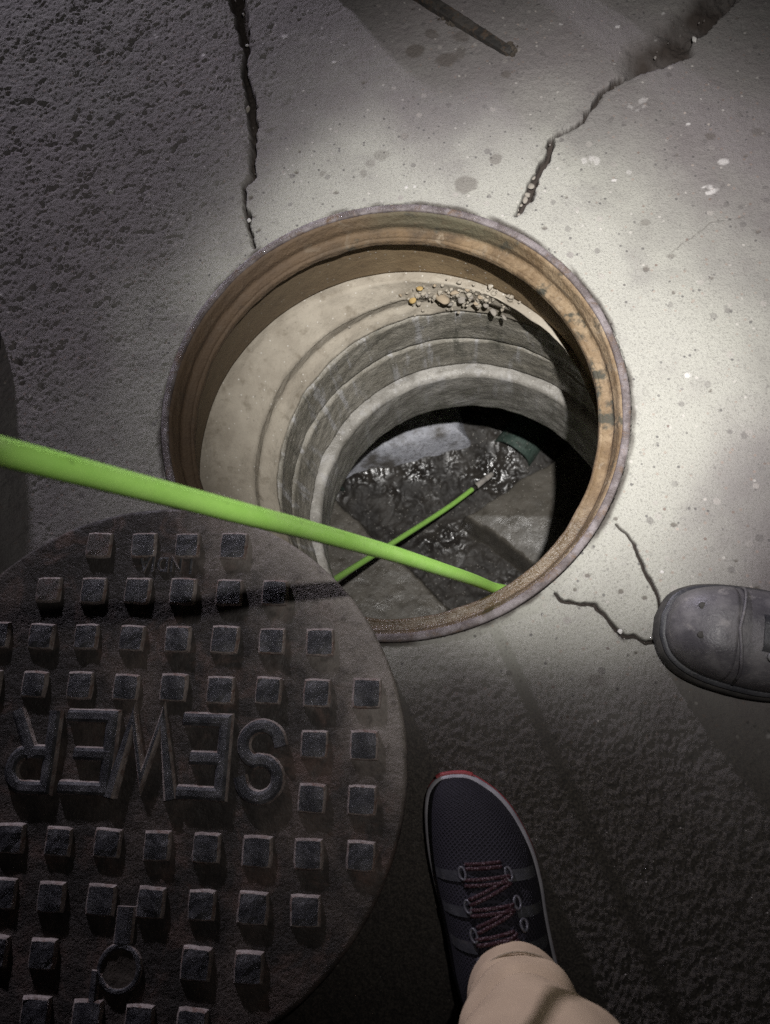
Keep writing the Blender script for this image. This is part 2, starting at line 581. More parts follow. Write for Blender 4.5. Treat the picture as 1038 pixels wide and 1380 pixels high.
ampl = 0.25 + 0.35 * ringd + 0.50 * topl * sstep(0.32, 0.6, RR) + 0.6 * low + 0.35 * topm - 0.15 * right
Z += ampl * 0.0010 * fbm(X, Y, 46, 21, 5, 0.8)
pit = fbm(X, Y, 62, 31, 4, 0.85)
Z -= 0.0026 * sstep(0.16, 0.55, pit) * np.clip(0.12 + topl * 1.0 * sstep(0.30, 0.5, RR) + 0.3 * low + 0.25 * topm, 0, 1.2)
gr = fbm(X, Y, 215, 41, 2, 0.85)
Z += 0.00115 * gr * np.clip(0.22 + 0.45 * topl + 1.0 * low + 0.25 * ringd, 0, 1.5)
Z += 0.00045 * (vnoise(X, Y, 330, 47) - .5) * 2 * np.clip(.4 + .6 * topl + low, 0, 1.4)
# worn grooves across the old concrete
rot = X * 0.82 - Y * 0.57
rot2 = X * 0.57 + Y * 0.82
Z += 0.0003 * fbm(rot2 * 0.35, rot * 1.0, 46, 61, 3) * np.clip(topl + topm * 0.7, 0, 1)
# the slab right of the crack stands a little proud
dirt = np.zeros_like(X)
for i, (L, dep) in enumerate(((CR_LEFT, .016), (CR_RIGHT, .014), (CR_A, .012), (CR_B, .007), (HAIR[0], .0015), (HAIR[1], .001))):
    fld = line_field(X, Y, L, 0.0050 if i < 2 else 0.0030, 50 + i * 20)
    Z -= (dep if i < 2 else min(dep, .007)) * sstep(1.35 if i < 2 else 1.7, 0.5 if i < 2 else 0.1, fld) + 0.0016 * sstep(3.2, 1.0, fld) * (i < 2) * (0.5 + 0.5 * fbm(X, Y, 70, 90 + i, 2))
    dirt = np.maximum(dirt, sstep(1.35, 0.8, fld) * (1.0 if dep > .005 else 0.4))
    dirt = np.maximum(dirt, 0.55 * sstep(4.0, 1.0, fld) * sstep(0.0, 0.6, fbm(X, Y, 60, 130 + i, 3)) * (dep > .01))
jx = X + 0.006 * fbm(X, Y, 60, 140, 3)
jy = Y + 0.006 * fbm(X, Y, 60, 150, 3)
EDGE = px_line([(828, 112, 2), (842, 104, 2), (858, 100, 2), (880, 94, 2), (910, 86, 2), (932, 74, 2), (936, 57, 2), (952, 42, 2), (968, 27, 2), (990, 6, 2), (1015, -40, 2), (1040, -90, 2)])
slab = [e[:2] for e in EDGE] + [np.array([.8, .9]), np.array([.8, .30]), np.array([.2, .30])]
zone = ((np.abs(X) < .7) & (np.abs(Y) < .85) & ~in_poly(jx, jy, slab) & (Y > .40)).astype(float)
dedge = np.full(X.shape, 9.0)
for a, b in zip(EDGE[:-1], EDGE[1:]):
    d = b[:2] - a[:2]
    t = np.clip(((jx - a[0]) * d[0] + (jy - a[1]) * d[1]) / (d @ d), 0, 1)
    dedge = np.minimum(dedge, np.hypot(jx - a[0] - t * d[0], jy - a[1] - t * d[1]))
along = sstep(.295, .345, X)
wid = 0.062 + 0.014 * fbm(X, Y, 16, 165, 3)
cav = zone * sstep(wid, wid * .15, dedge) * along
Z -= cav * (0.019 + 0.010 * fbm(X, Y, 45, 160, 4, .65))
dirt = np.maximum(dirt, np.clip(zone * along * sstep(wid * 1.1, wid * .45, dedge) * (0.85 + 0.4 * fbm(X, Y, 40, 170, 3)), 0, 1))
# sandy mortar round the frame and grime in the joint
Z += 0.0016 * sstep(0.34, 0.285, RR) * (0.5 + 0.5 * fbm(X, Y, 25, 180, 3))
joint = sstep(RF + 0.006, RF + 0.001, RR + 0.002 * fbm(X, Y, 60, 190, 3))
dirt = np.maximum(dirt, 0.85 * joint * sstep(-0.1, 0.35, fbm(X, Y, 18, 195, 3) + 0.25 * (Y < -0.1)))
stain = np.zeros_like(X)
pale = np.zeros_like(X)
for arr, lst, sd in ((stain, STAINS, 200), (pale, PALES, 230)):
    for i, (px, py, a, b, s) in enumerate(lst):
        c = at(px, py)[:2]
        dx, dy = (X - c[0]) / (a / 980), (Y - c[1]) / (b / 980)
        m = (np.abs(dx) < 2) & (np.abs(dy) < 2)
        d = np.hypot(dx[m], dy[m]) + 0.35 * fbm(X[m], Y[m], 70, sd, 3)
        k = s * sstep(1.05, 0.72, d)
        if sd == 230:
            k = k * sstep(-0.15, 0.25, fbm(X[m], Y[m], 190, 260, 2))
        arr[m] = np.maximum(arr[m], k)
rs = np.random.RandomState(3)
for _ in range(170):                                 # small drips, chips and specks
    c = (rs.uniform(-0.6, 0.55), rs.uniform(-0.6, 0.68))
    a = rs.uniform(0.0015, 0.0042)
    m = (np.abs(X - c[0]) < .012) & (np.abs(Y - c[1]) < .012)
    d = np.hypot((X[m] - c[0]) / a, (Y[m] - c[1]) / (a * rs.uniform(0.6, 1.2))) + 0.5 * fbm(X[m], Y[m], 200, 270, 2)
    k = sstep(1.1, 0.6, d)
    if rs.rand() < 0.72:
        stain[m] = np.maximum(stain[m], 0.75 * k)
        Z[m] -= 0.0012 * k
    else:
        pale[m] = np.maximum(pale[m], 0.7 * k)
        Z[m] += 0.0006 * k
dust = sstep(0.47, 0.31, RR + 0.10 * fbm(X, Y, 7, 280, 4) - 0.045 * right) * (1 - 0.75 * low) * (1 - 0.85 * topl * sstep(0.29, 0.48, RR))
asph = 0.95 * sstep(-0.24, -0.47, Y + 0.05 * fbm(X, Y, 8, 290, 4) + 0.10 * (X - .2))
Z = np.where(inside, Z, 0.0)
# round opening: clean rim, then straight down behind the frame
sel = np.abs(RR - RF) < gs * 0.85
X = np.where(sel, X / RR * RF, X)
Y = np.where(sel, Y / RR * RF, Y)
deep = (RR < RF - gs * 0.85)
ang = np.arctan2(Y, X)
X = np.where(deep, np.cos(ang) * (RF - 0.0006), X)
Y = np.where(deep, np.sin(ang) * (RF - 0.0006), Y)
Z = np.where(deep, -0.010, Z)
nx, ny = X.shape
idx = np.arange(nx * ny).reshape(nx, ny)
q = np.stack([idx[:-1, :-1], idx[1:, :-1], idx[1:, 1:], idx[:-1, 1:]], -1).reshape(-1, 4)
alld = deep.ravel()[q].all(1)
q = q[~alld]
V = np.stack([X, Y, Z], -1).reshape(-1, 3)
cen = V[q].mean(1)
fragm = in_poly(cen[:, 0], cen[:, 1], FRAG) & (np.hypot(cen[:, 0], cen[:, 1]) > RF - 0.004)
ATT = dict(dirt=dirt, stain=stain, pale=pale, dust=dust, asphalt=asph)


def ground_piece(name, faces, parent=None, lift=None):
    used = np.unique(faces)
    remap = np.full(nx * ny, -1, np.int64)
    remap[used] = np.arange(len(used))
    v = V[used].copy()
    if lift is not None:
        v[:, 2] += lift(v)
    me = mesh_np(name, v, remap[faces])
    for k, a in ATT.items():
        at_ = me.attributes.new(k, 'FLOAT', 'POINT')
        at_.data.foreach_set('value', np.ascontiguousarray(np.clip(a.ravel()[used], 0, 1), np.float32))
    return obj(name, me, MT['ground'], parent)


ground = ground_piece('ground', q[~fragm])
ground['kind'] = 'structure'
frag = ground_piece('broken_slab_piece', q[fragm], ground, lambda v: np.where(v[:, 2] > -0.004, 0.0012, 0.0))

# ------------------------------------------------------------------ lathes for the frame and the shaft


def lathe(name, prof, seg=256, step=0.004, namp=0.0006, nf=30, seed=300, closed=False, smooth=True):
    """prof: (r, z, ox, oy) with the axis allowed to wander"""
    prof = [tuple(p) + (0.0,) * (4 - len(p)) for p in prof]
    if closed:
        prof = prof + [prof[0]]
    P = []
    for a, b in zip(prof[:-1], prof[1:]):
        a, b = np.array(a), np.array(b)
        n = max(1, int(round(math.hypot(b[0] - a[0], b[1] - a[1]) / step)))
        P += [a + (b - a) * k / n for k in range(n)]
    if not closed:
        P.append(np.array(prof[-1]))
    P = np.array(P)
    s = np.concatenate([[0], np.cumsum(np.hypot(np.diff(P[:, 0]), np.diff(P[:, 1])))])
    th = np.arange(seg) * 2 * math.pi / seg
    T, S = np.meshgrid(th, s, indexing='ij')
    r0 = P[:, 0].mean()
    cx, cy = np.cos(T) * r0, np.sin(T) * r0
    nz1 = fbm(cx + S * 1.7, cy + S * 1.1, nf, seed, 4, 0.6)
    nz2 = fbm(cx - S * 1.3, cy + S * 1.9, nf, seed + 7, 4, 0.6)
    rr = P[None, :, 0] + namp * nz1
    zz = P[None, :, 1] + namp * nz2
    v = np.stack([P[None, :, 2] + rr * np.cos(T), P[None, :, 3] + rr * np.sin(T), zz], -1)
    m = P.shape[0]
    ii = np.arange(seg * m).reshape(seg, m)
    jj = np.roll(ii, -1, axis=0)
    if closed:
        f = np.stack([ii, jj, np.roll(jj, -1, 1), np.roll(ii, -1, 1)], -1).reshape(-1, 4)
    else:
        f = np.stack([ii[:, :-1], jj[:, :-1], jj[:, 1:], ii[:, 1:]], -1).reshape(-1, 4)
    return mesh_np(name, v.reshape(-1, 3), f, smooth)


frame = thing('manhole_surround', 'round rusty cast iron frame set in the concrete around the open hole', 'manhole ring')
obj('flange', lathe('flange', [(0.2805, -0.06), (0.2805, 0.0015), (0.2795, 0.0035), (0.2730, 0.0032), (0.2714, 0.0018), (0.2722, -0.004), (0.2745, -0.02), (0.2745, -0.06)],
                    360, 0.0025, 0.0008, 34, 300), MT['flange'], frame)
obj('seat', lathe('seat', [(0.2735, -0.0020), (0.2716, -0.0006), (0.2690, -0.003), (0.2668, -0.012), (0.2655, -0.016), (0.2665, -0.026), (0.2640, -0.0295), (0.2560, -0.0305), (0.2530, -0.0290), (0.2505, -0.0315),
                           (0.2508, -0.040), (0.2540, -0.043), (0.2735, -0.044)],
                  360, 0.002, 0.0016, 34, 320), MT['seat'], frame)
obj('skirt', lathe('skirt', [(0.2742, -0.0435), (0.2745, -0.06), (0.2800, -0.11), (0.2850, -0.158), (0.293, -0.159)], 300, 0.005, 0.0012, 14, 340), MT['skirt'], frame)

shaft = thing('manhole_shaft', 'deep concrete manhole shaft below the iron frame with stacked rings and wet floor', 'manhole shaft', (0.1, 0, -1.3))
obj('mortar_collar', lathe('mortar_collar', [(0.290, -0.1595), (0.272, -0.160, .004), (0.266, -0.180, .03, 0), (0.262, -0.196, .047, 0), (0.266, -0.200, .050, 0),
                                             (0.272, -0.222, .056, 0), (0.268, -0.232, .066, 0), (0.266, -0.246, .074, 0), (0.273, -0.2505, .076, 0)],
                           300, 0.004, 0.0042, 22, 360), MT['collar'], shaft)
obj('grade_ring', lathe('grade_ring', [(0.36, -0.2515, .078), (0.272, -0.2512, .078), (0.2685, -0.256, .078), (0.273, -0.31, .079), (0.277, -0.352, .082), (0.281, -0.3555, .082), (0.36, -0.356, .082)],
                        300, 0.005, 0.0034, 24, 380), MT['ring'], shaft)
obj('grade_ring', lathe('grade_ring', [(0.36, -0.3585, .084), (0.282, -0.3590, .084), (0.277, -0.363, .085), (0.278, -0.42, .092), (0.279, -0.452, .097), (0.284, -0.455, .097), (0.36, -0.456, .097)],
                        300, 0.005, 0.0034, 24, 400), MT['ring'], shaft)
obj('cone_ring', lathe('cone_ring', [(0.36, -0.459, .10), (0.286, -0.4595, .10), (0.281, -0.460, .10), (0.270, -0.461, .10, -.004), (0.2655, -0.467, .10, -.006), (0.268, -0.52, .10, -.006),
                                     (0.276, -0.60, .10, -.006), (0.2815, -0.640, .10, -.006), (0.285, -0.644, .10, -.006), (0.66, -0.646, .10, 0), (0.66, -0.56, .10, 0)],
                       300, 0.006, 0.0022, 22, 420), MT['cone'], shaft)
obj('shaft_backing', lathe('shaft_backing', [(0.30, -0.05), (0.34, -0.16), (0.365, -0.25, .078), (0.365, -0.46, .1)], 96, 0.02, 0.0005, 10, 440), MT['chamber'], shaft)
ZF = -1.20
obj('chamber_wall', lathe('chamber_wall', [(0.60, -0.6465, .10), (0.60, ZF - 0.16, .10)], 160, 0.02, 0.003, 8, 460), MT['chamber'], shaft)

# floor of the chamber: a channel between raised benches
gx, gy = np.meshgrid(np.arange(-0.53, 0.74, 0.0036), np.arange(-0.63, 0.64, 0.0036), indexing='ij')


def P2(px, py, z=ZF):
    return at(px, py, z)[:2]


def half_plane(X, Y, a, b):
    d = (b - a) / np.linalg.norm(b - a)
    return (X - a[0]) * d[1] - (Y - a[1]) * d[0]          # positive on the right of a->b


def grid_obj(name, X, Y, Z, keep, mat, parent):
    nx, ny = X.shape
    ii = np.arange(nx * ny).reshape(nx, ny)
    q = np.stack([ii[:-1, :-1], ii[1:, :-1], ii[1:, 1:], ii[:-1, 1:]], -1).reshape(-1, 4)
    k = keep.ravel()[q].all(1)
    q = q[k]
    used = np.unique(q)
    rm = np.full(nx * ny, -1)
    rm[used] = np.arange(len(used))
    v = np.stack([X, Y, Z], -1).reshape(-1, 3)[used]
    return obj(name, mesh_np(name, v, rm[q]), mat, parent)


disc = np.hypot(gx - 0.10, gy) < 0.602
zc = ZF - 0.115 + 0.30 * np.clip(gy - 0.235, 0, .25) + 0.012 * fbm(gx, gy, 20, 500, 4, 0.6) + 0.0025 * fbm(gx, gy, 75, 505, 3, 0.7)
grid_obj('channel_bed', gx, gy, zc, disc, MT['channel'], shaft)


def bench(name, sd, slope, mat, top, rough=0.003, edge=0.02):
    """sd: signed distance into the bench; flat (slightly sloped) top and a steep side into the channel"""
    wob = sd + 0.012 * fbm(gx, gy, 14, 520, 5, .6)
    z = top + slope * np.clip(wob, 0, 1) + rough * fbm(gx, gy, 22, 530, 4)
    side = sstep(0.0, edge, wob)
    z = (ZF - 0.125) * (1 - side) + z * side
    grid_obj(name, gx, gy, z, disc & (wob > -0.012), mat, shaft)


A0, A1 = P2(458, 668), P2(530, 737)
bench('bench', half_plane(gx, gy, A0, A1), 0.10, MT['bench'], ZF)
B0, B1, B2_ = P2(640, 668), P2(625, 700), P2(722, 775)
b1 = -half_plane(gx, gy, B1, B2_)
b2 = -half_plane(gx, gy, P2(735, 618), P2(625, 690))
bench('bench', np.minimum(b1, b2), 0.16, MT['bench'], ZF + 0.002)
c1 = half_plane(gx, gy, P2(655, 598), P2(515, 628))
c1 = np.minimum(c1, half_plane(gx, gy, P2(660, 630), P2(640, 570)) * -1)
bench('bench', c1, 0.60, MT['litbench'], ZF - 0.015, 0.006, 0.05)


def pipe_stub(px, py, ax, r, label):
    c = at(px, py, ZF - 0.07)
    d = np.array([ax[0], ax[1], 0.0])
    d /= np.linalg.norm(d)
    t = thing('sewer_pipe', label, 'pipe', c, 'green pipes entering the manhole')
    side = np.array([-d[1], d[0], 0])
    V, Fs = [], []
    n = 40
    for s, rad in ((0, r - .006), (0, r), (0.35, r), (0.35, r - .006)):
        for k in range(n):
            a = 2 * math.pi * k / n
            V.append(c + d * s + side * rad * math.cos(a) + np.array([0, 0, rad * math.sin(a)]))
    for j in range(4):
        for k in range(n):
            Fs.append((j * n + k, j * n + (k + 1) % n, ((j + 1) % 4) * n + (k + 1) % n, ((j + 1) % 4) * n + k))
    obj('pipe_wall', mesh_list('pipe_wall', V, Fs, False), MT['greenpipe'], t)


pipe_stub(690, 612, (0.60, 0.80), 0.062, 'green plastic pipe end at the far side of the manhole floor past the rod tip')
pipe_stub(470, 640, (-0.92, 0.38), 0.05, 'green plastic pipe end mostly hidden by the left edge of the lowest shaft ring')


# ------------------------------------------------------------------ stones
def stone_mesh(seed):
    bm = bmesh.new()
    bmesh.ops.create_icosphere(bm, subdivisions=2, radius=1.0)
    r = random.Random(seed)
    dirs = [Vector((r.uniform(-1, 1), r.uniform(-1, 1), r.uniform(-1, 1))).normalized() for _ in range(11)]
    for v in bm.verts:
        for d in dirs:
            k = v.co.dot(d) - 0.58
            if k > 0:
                v.co -= d * k * 0.8
        v.co *= 1 + r.uniform(-0.05, 0.05)
        v.co.z *= 0.75
    me = bpy.data.meshes.new('stone')
    bm.to_mesh(me)
    bm.free()
    for p in me.polygons:
        p.use_smooth = True
    return me


SM = [stone_mesh(i) for i in range(6)]


def stone(loc, size, mat, label, group, rng):
    me = SM[rng.randrange(6)].copy()
    o = obj('stone', me, mat)
    o.location = loc
    o.scale = (size * rng.uniform(.7, 1.45), size * rng.uniform(.65, 1.1), size * rng.uniform(.5, .9))
    o.rotation_euler = (rng.uniform(-.4, .4), rng.uniform(-.4, .4), rng.uniform(0, 6.28))
    o['label'] = label
    o['category'] = 'stone'
    o['group'] = group
    return o


rng = random.Random(5)


def collar_pt(px, py, r, ox):
    """where a pixel's ray meets the inside of the shaft wall"""
    d = np.array([(px - 519) / F_PX, (py - 690) / F_PX, 1.0]) @ RCAM
    a = CAMLOC[:2] - np.array([ox, 0])
    A, B, C = d[:2] @ d[:2], a @ d[:2], a @ a - r * r
    t = (-B + math.sqrt(B * B - A * C)) / A
    return CAMLOC + d * t


LEDGE = 'stones stuck to the mortar under the frame'
for px, py, s, mt, lab in [(556, 404, .0085, 'stone_yellow', 'yellow pebble stuck in the mortar under the frame'),
                           (597, 401, .0135, 'stone_tan', 'large tan stone in the mortar, the biggest of those under the frame'),
                           (566, 388, .006, 'stone_yellow', 'small ochre pebble above the yellow pebble in the mortar')]:
    stone(collar_pt(px, py, .262, .03), s, MT[mt], lab, LEDGE, rng)
for px, py, s in [(612, 395, .007), (622, 404, .008), (634, 400, .006), (642, 408, .007), (655, 412, .006), (575, 398, .005), (630, 390, .005), (665, 420, .006), (607, 410, .006),
                  (648, 400, .005), (586, 385, .005), (680, 428, .005), (540, 398, .004), (470, 440, .004), (419, 462, .004)]:
    stone(collar_pt(px, py, .262, .034), s, MT[rng.choice(['stone', 'stone_tan', 'stone'])], 'small grey or tan stone bedded in the mortar under the frame', LEDGE, rng)
CRK = 'pebbles in and beside the cracks'
for px, py, s, mt, lab in [(333, 61, .0032, 'stone_white', 'white pebble in the left crack, left one of the pair near the top edge'),
                           (355, 61, .0032, 'stone_white', 'white pebble beside the left crack, right one of the pair near the top edge'),
                           (333, 148, .005, 'stone', 'grey stone wedged in the left crack halfway to the frame'),
                           (336, 297, .004, 'stone_white', 'pale pebble at the lower end of the left crack beside the frame'),
                           (936, 53, .005, 'stone_white', 'pale pebble on the edge of the dirt hollow at the upper right'),
                           (402, 311, .0035, 'stone_white', 'white chip beside the upper left of the frame'),
                           (836, 851, .0035, 'stone_white', 'white chip at the crack in front of the grey boot')]:
    stone(at(px, py, 0.001 if px != 333 else -.003), s, MT[mt], lab, CRK, rng)
for px, py, s in [(716, 250, .005), (711, 262, .006), (707, 270, .005), (702, 277, .004), (697, 283, .004), (690, 287, .003), (719, 240, .004), (706, 259, .004), (699, 290, .003)]:
    stone(at(px, py, -.005), s, MT['stone'], 'small grey stone filling the right crack where it reaches the frame', CRK, rng)

# ------------------------------------------------------------------ manhole cover
CX, CY = -0.3226 + 0.0766, -0.0305 - 0.3758
CR, CZ, CAN, PIT = 0.268, 0.060, -0.0324, 0.0501
CU = np.array([math.cos(CAN), math.sin(CAN)])
CV = np.array([CU[1], -CU[0]])                        # towards the next row (down in the picture)
cover = thing('manhole_cover', 'heavy dark iron manhole cover with raised square blocks and upside down SEWER lettering', 'manhole cover', (CX, CY, 0.005))


def plate_z(x, y):
    return CZ + 0.0006 * fbm(x, y, 22, 600, 4, 0.65) + 0.0005 * fbm(x, y, 110, 610, 3, 0.6)


seg, nr = 288, 120
th = np.arange(seg) * 2 * math.pi / seg
rr = np.linspace(0.0015, CR - 0.004, nr)
T, Rr = np.meshgrid(th, rr, indexing='ij')
edge = 0.0007 * fbm(np.cos(th) * .3, np.sin(th) * .3, 40, 620, 4)[:, None]
px_, py_ = CX + Rr * np.cos(T), CY + Rr * np.sin(T)
pz_ = plate_z(px_, py_)
rim = [(CR - .002, CZ - .0006), (CR - .0004, CZ - .003), (CR, CZ - .010), (CR - .001, CZ - .030), (CR - .003, CZ - .0525), (CR - .03, CZ - .054), (.001, CZ - .054)]
cols = [np.stack([px_, py_, pz_], -1)]
for r_, z_ in rim:
    cols.append(np.stack([CX + (r_ + edge) * np.cos(th)[:, None], CY + (r_ + edge) * np.sin(th)[:, None], np.full((seg, 1), z_) + edge * .5], -1))
vv = np.concatenate(cols, 1)
m_ = vv.shape[1]
ii = np.arange(seg * m_).reshape(seg, m_)
jj = np.roll(ii, -1, 0)
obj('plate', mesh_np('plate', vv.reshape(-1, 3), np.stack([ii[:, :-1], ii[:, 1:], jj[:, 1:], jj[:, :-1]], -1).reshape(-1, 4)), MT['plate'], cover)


def block_mesh(seed):
    r = random.Random(seed)
    n = 5
    hs, hm, hb, h = 0.0122, 0.0135, 0.0150, 0.0050
    V, Fs = [], []
    for i in range(n):
        for j in range(n):
            u, v = i / (n - 1) * 2 - 1, j / (n - 1) * 2 - 1
            e = max(abs(u), abs(v))
            z = h + r.uniform(-.0006, .0005) - (0.0006 if e > .99 else 0)
            if abs(u) > .99 and abs(v) > .99:
                u *= 0.95
                v *= 0.95
            V.append((u * hs + r.uniform(-.0003, .0003), v * hs + r.uniform(-.0003, .0003), z))
    bd = [(i, 0) for i in range(n)] + [(n - 1, j) for j in range(1, n)] + [(i, n - 1) for i in range(n - 2, -1, -1)] + [(0, j) for j in range(n - 2, 0, -1)]
    base = len(V)
    for i, j in bd:
        x, y, _ = V[i * n + j]
        V.append((x * hm / hs + r.uniform(-.0003, .0003), y * hm / hs + r.uniform(-.0003, .0003), h - .0019))
    for i, j in bd:
        x, y, _ = V[i * n + j]
        V.append((x * hb / hs, y * hb / hs, -.0016))
    for i in range(n - 1):
        for j in range(n - 1):
            Fs.append((i * n + j, (i + 1) * n + j, (i + 1) * n + j + 1, i * n + j + 1))
    for k in range(len(bd)):
        k2 = (k + 1) % len(bd)
        a, b = bd[k], bd[k2]
        Fs.append((a[0] * n + a[1], base + k, base + k2, b[0] * n + b[1]))
        Fs.append((base + k, base + len(bd) + k, base + len(bd) + k2, base + k2))
    me = mesh_list('raised_block', V, Fs)
    me.materials.append(MT['blockrust'] if seed == 0 else MT['block'])
    me.materials.append(MT['blockside'])
    for p in me.polygons:
        if p.index >= (n - 1) ** 2:
            p.material_index = 1
    return me


BM = [block_mesh(i) for i in range(7)]
rows = {0: range(2, 6), 1: range(1, 7), 2: range(0, 8), 3: range(-1, 9), 4: (-1, 0, 7, 8), 5: (-1, 0, 7, 8), 6: range(-1, 9), 7: range(0, 8), 8: (1, 2, 5, 6), 9: range(2, 6)}


def cpt(col, row):
    p = np.array([CX, CY]) + PIT * ((col - 3.5) * CU + (row - 4.5) * CV)
    return p


rb = random.Random(9)
for r_, cs in rows.items():
    for c_ in cs:
        p = cpt(c_, r_) + np.array([rb.uniform(-.0006, .0006), rb.uniform(-.0006, .0006)])
        o = obj('raised_block', BM[rb.randrange(1, 7)] if not ((r_, c_) in ((0, 2), (1, 1))) else BM[0], None, cover)
        o.matrix_parent_inverse = Matrix()
        o.location = (p[0] - CX, p[1] - CY, CZ + .0003 - 0.005)
        o.rotation_euler = (rb.uniform(-.02, .02), rb.uniform(-.02, .02), CAN + rb.choice((0, 1, 2, 3)) * math.pi / 2 + rb.uniform(-.035, .035))
        k_ = rb.uniform(.95, 1.05)
        o.scale = (k_ * rb.uniform(.97, 1.03), k_, rb.uniform(.8, 1.08))


def stroke_mesh(name, paths, w, h, org, sx, sy):
    """raised strokes: letter coordinates 0..1 -> cover plane; seen upside down in the picture"""
    V, Fs = [], []

    def add(path):
        P = np.array([[p[0] * sx, p[1] * sy] for p in path])
        n = len(P)
        closed = np.allclose(P[0], P[-1])
        rows_ = []
        for i in range(n):
            if closed:
                d0, d1 = P[i] - P[i - 1 if i else n - 2], P[(i + 1) if i < n - 1 else 1] - P[i]
            else:
                d0 = P[i] - P[i - 1] if i else P[1] - P[0]
                d1 = P[i + 1] - P[i] if i < n - 1 else d0
            d0, d1 = d0 / np.linalg.norm(d0), d1 / np.linalg.norm(d1)
            t = d0 + d1
            t /= np.linalg.norm(t)
            nn = np.array([-t[1], t[0]])
            k = 1 / max(0.45, abs(nn @ np.array([-d0[1], d0[0]])))
            ext = np.zeros(2)
            if not closed and i == 0:
                ext = -d1 * w * .5
            if not closed and i == n - 1:
                ext = d0 * w * .5
            base = len(V)
            for off, z in ((-.72, -.0016), (-.52, h * .74), (-.26, h), (.26, h), (.52, h * .74), (.72, -.0016)):
                q_ = P[i] + ext + nn * off * w * k
                wp = org + q_[0] * (-CU) + q_[1] * CV
                V.append((wp[0], wp[1], CZ + z + .0003 * math.sin(wp[0] * 900 + wp[1] * 700)))
            rows_.append(base)
        for a, b in zip(rows_[:-1], rows_[1:]):
            for k in range(5):
                Fs.append((a + k, a + k + 1, b + k + 1, b + k))
        if not closed:
            Fs.append(tuple(rows_[0] + k for k in range(6))[::-1])
            Fs.append(tuple(rows_[-1] + k for k in range(6)))
    for p in paths:
        add(p)
    me = mesh_list(name, V, Fs)
    bm = bmesh.new()
    bm.from_mesh(me)
    bmesh.ops.recalc_face_normals(bm, faces=bm.faces)
    bm.to_mesh(me)
    bm.free()
    me.materials.append(MT['block'])
    me.materials.append(MT['blockside'])
    for p in me.polygons:
        if p.normal.z < 0.75:
            p.material_index = 1
    return me


def arc(cx, cy, rx, ry, a0, a1, n=10):
    return [(cx + rx * math.cos(math.radians(a0 + (a1 - a0) * k / n)), cy + ry * math.sin(math.radians(a0 + (a1 - a0) * k / n))) for k in range(n + 1)]


# letters in their own upright frame: x to the letter's right, y downwards from its top = picture up, so y runs with -CV below
def letter(name, paths, px_c, py_c, w, h, stroke, rise, fl=True):
    c = at(px_c, py_c, CZ)[:2]
    flipped = [[(x - .5, (y - .5)) for x, y in p] for p in paths]      # y up in the letter = picture down (upside down)
    me = stroke_mesh(name, flipped, stroke, rise, c, w, h)
    return obj(name, me, MT['block'], cover)


S_ = [arc(.5, .74, .46, .26, 12, 90, 6) + arc(.5, .74, .46, .26, 100, 250, 10) + [(.56, .48)] + arc(.5, .26, .46, .26, 70, -90, 10) + arc(.5, .26, .46, .26, -100, -168, 6)]
E_ = [[(1, 1), (0, 1), (0, 0), (1, 0)], [(0.09, .53), (.72, .53)]]
W_ = [[(0, 1), (.25, 0), (.5, .82), (.75, 0), (1, 1)]]
R_ = [[(0, 0), (0, 1), (.62, 1)] + arc(.62, .755, .36, .245, 80, -80, 8) + [(.62, .51), (.09, .51)], [(.52, .51), (.98, 0)]]
LW, LH = .043, .072
letter('letter_s', S_, 352, 1026, .040, .068, .0112, .0064)
letter('letter_e', E_, 277, 1019, .038, .070, .0112, .0064)
letter('letter_w', W_, 196, 1017, .060, .072, .0112, .0064)
letter('letter_e', E_, 122, 1013, .042, .070, .0112, .0064)
letter('letter_r', R_, 45, 1012, .040, .070, .0112, .0064)
# small maker's word, worn
sm = dict(stroke=.0026, rise=.0016)
letter('small_letter', [[(.5, 0), (.5, 1)]], 258, 764, .009, .014, **sm)
letter('small_letter', [[(0, 0), (0, 1), (1, 0), (1, 1)]], 238, 761, .0095, .014, **sm)
letter('small_letter', [[(0, 0), (0, 1), (.5, 1)] + arc(.5, .5, .5, .5, 70, -70, 6) + [(.5, 0), (0, 0)]], 220, 761, .0095, .014, **sm)
letter('small_letter', [[(.5, 0), (.5, 1)]], 207, 760, .009, .014, **sm)
letter('small_letter', [[(0, 0), (.5, 1), (1, 0)], [(.25, .4), (.75, .4)]], 196, 760, .0095, .014, **sm)
# lifting eye: raised key shaped collar between the lower rows
eye_c = at(162, 1305, CZ)[:2]
obj('lifting_eye', stroke_mesh('lifting_eye', [arc(0, 0, .0192, .0192, 0, 360, 28)], .0046, .0034, eye_c, 1, 1), MT['block'], cover)
obj('eye_stem', stroke_mesh('eye_stem', [[(0.0, -.0290), (0.0, -.0460)]], .0150, .0036, eye_c, 1, 1), MT['block'], cover)
obj('eye_stub', stroke_mesh('eye_stub', [[(.0225, .006), (.0225, .026)]], .0070, .0036, eye_c, 1, 1), MT['block'], cover)
V = [(eye_c[0], eye_c[1], CZ + .0012)] + [(eye_c[0] + .0182 * math.cos(k * math.pi / 12), eye_c[1] + .0182 * math.sin(k * math.pi / 12), CZ + .0022) for k in range(24)]
obj('pick_hole', mesh_list('pick_hole', V, [(0, 1 + k, 1 + (k + 1) % 24) for k in range(24)]), MT['dirt'], cover)

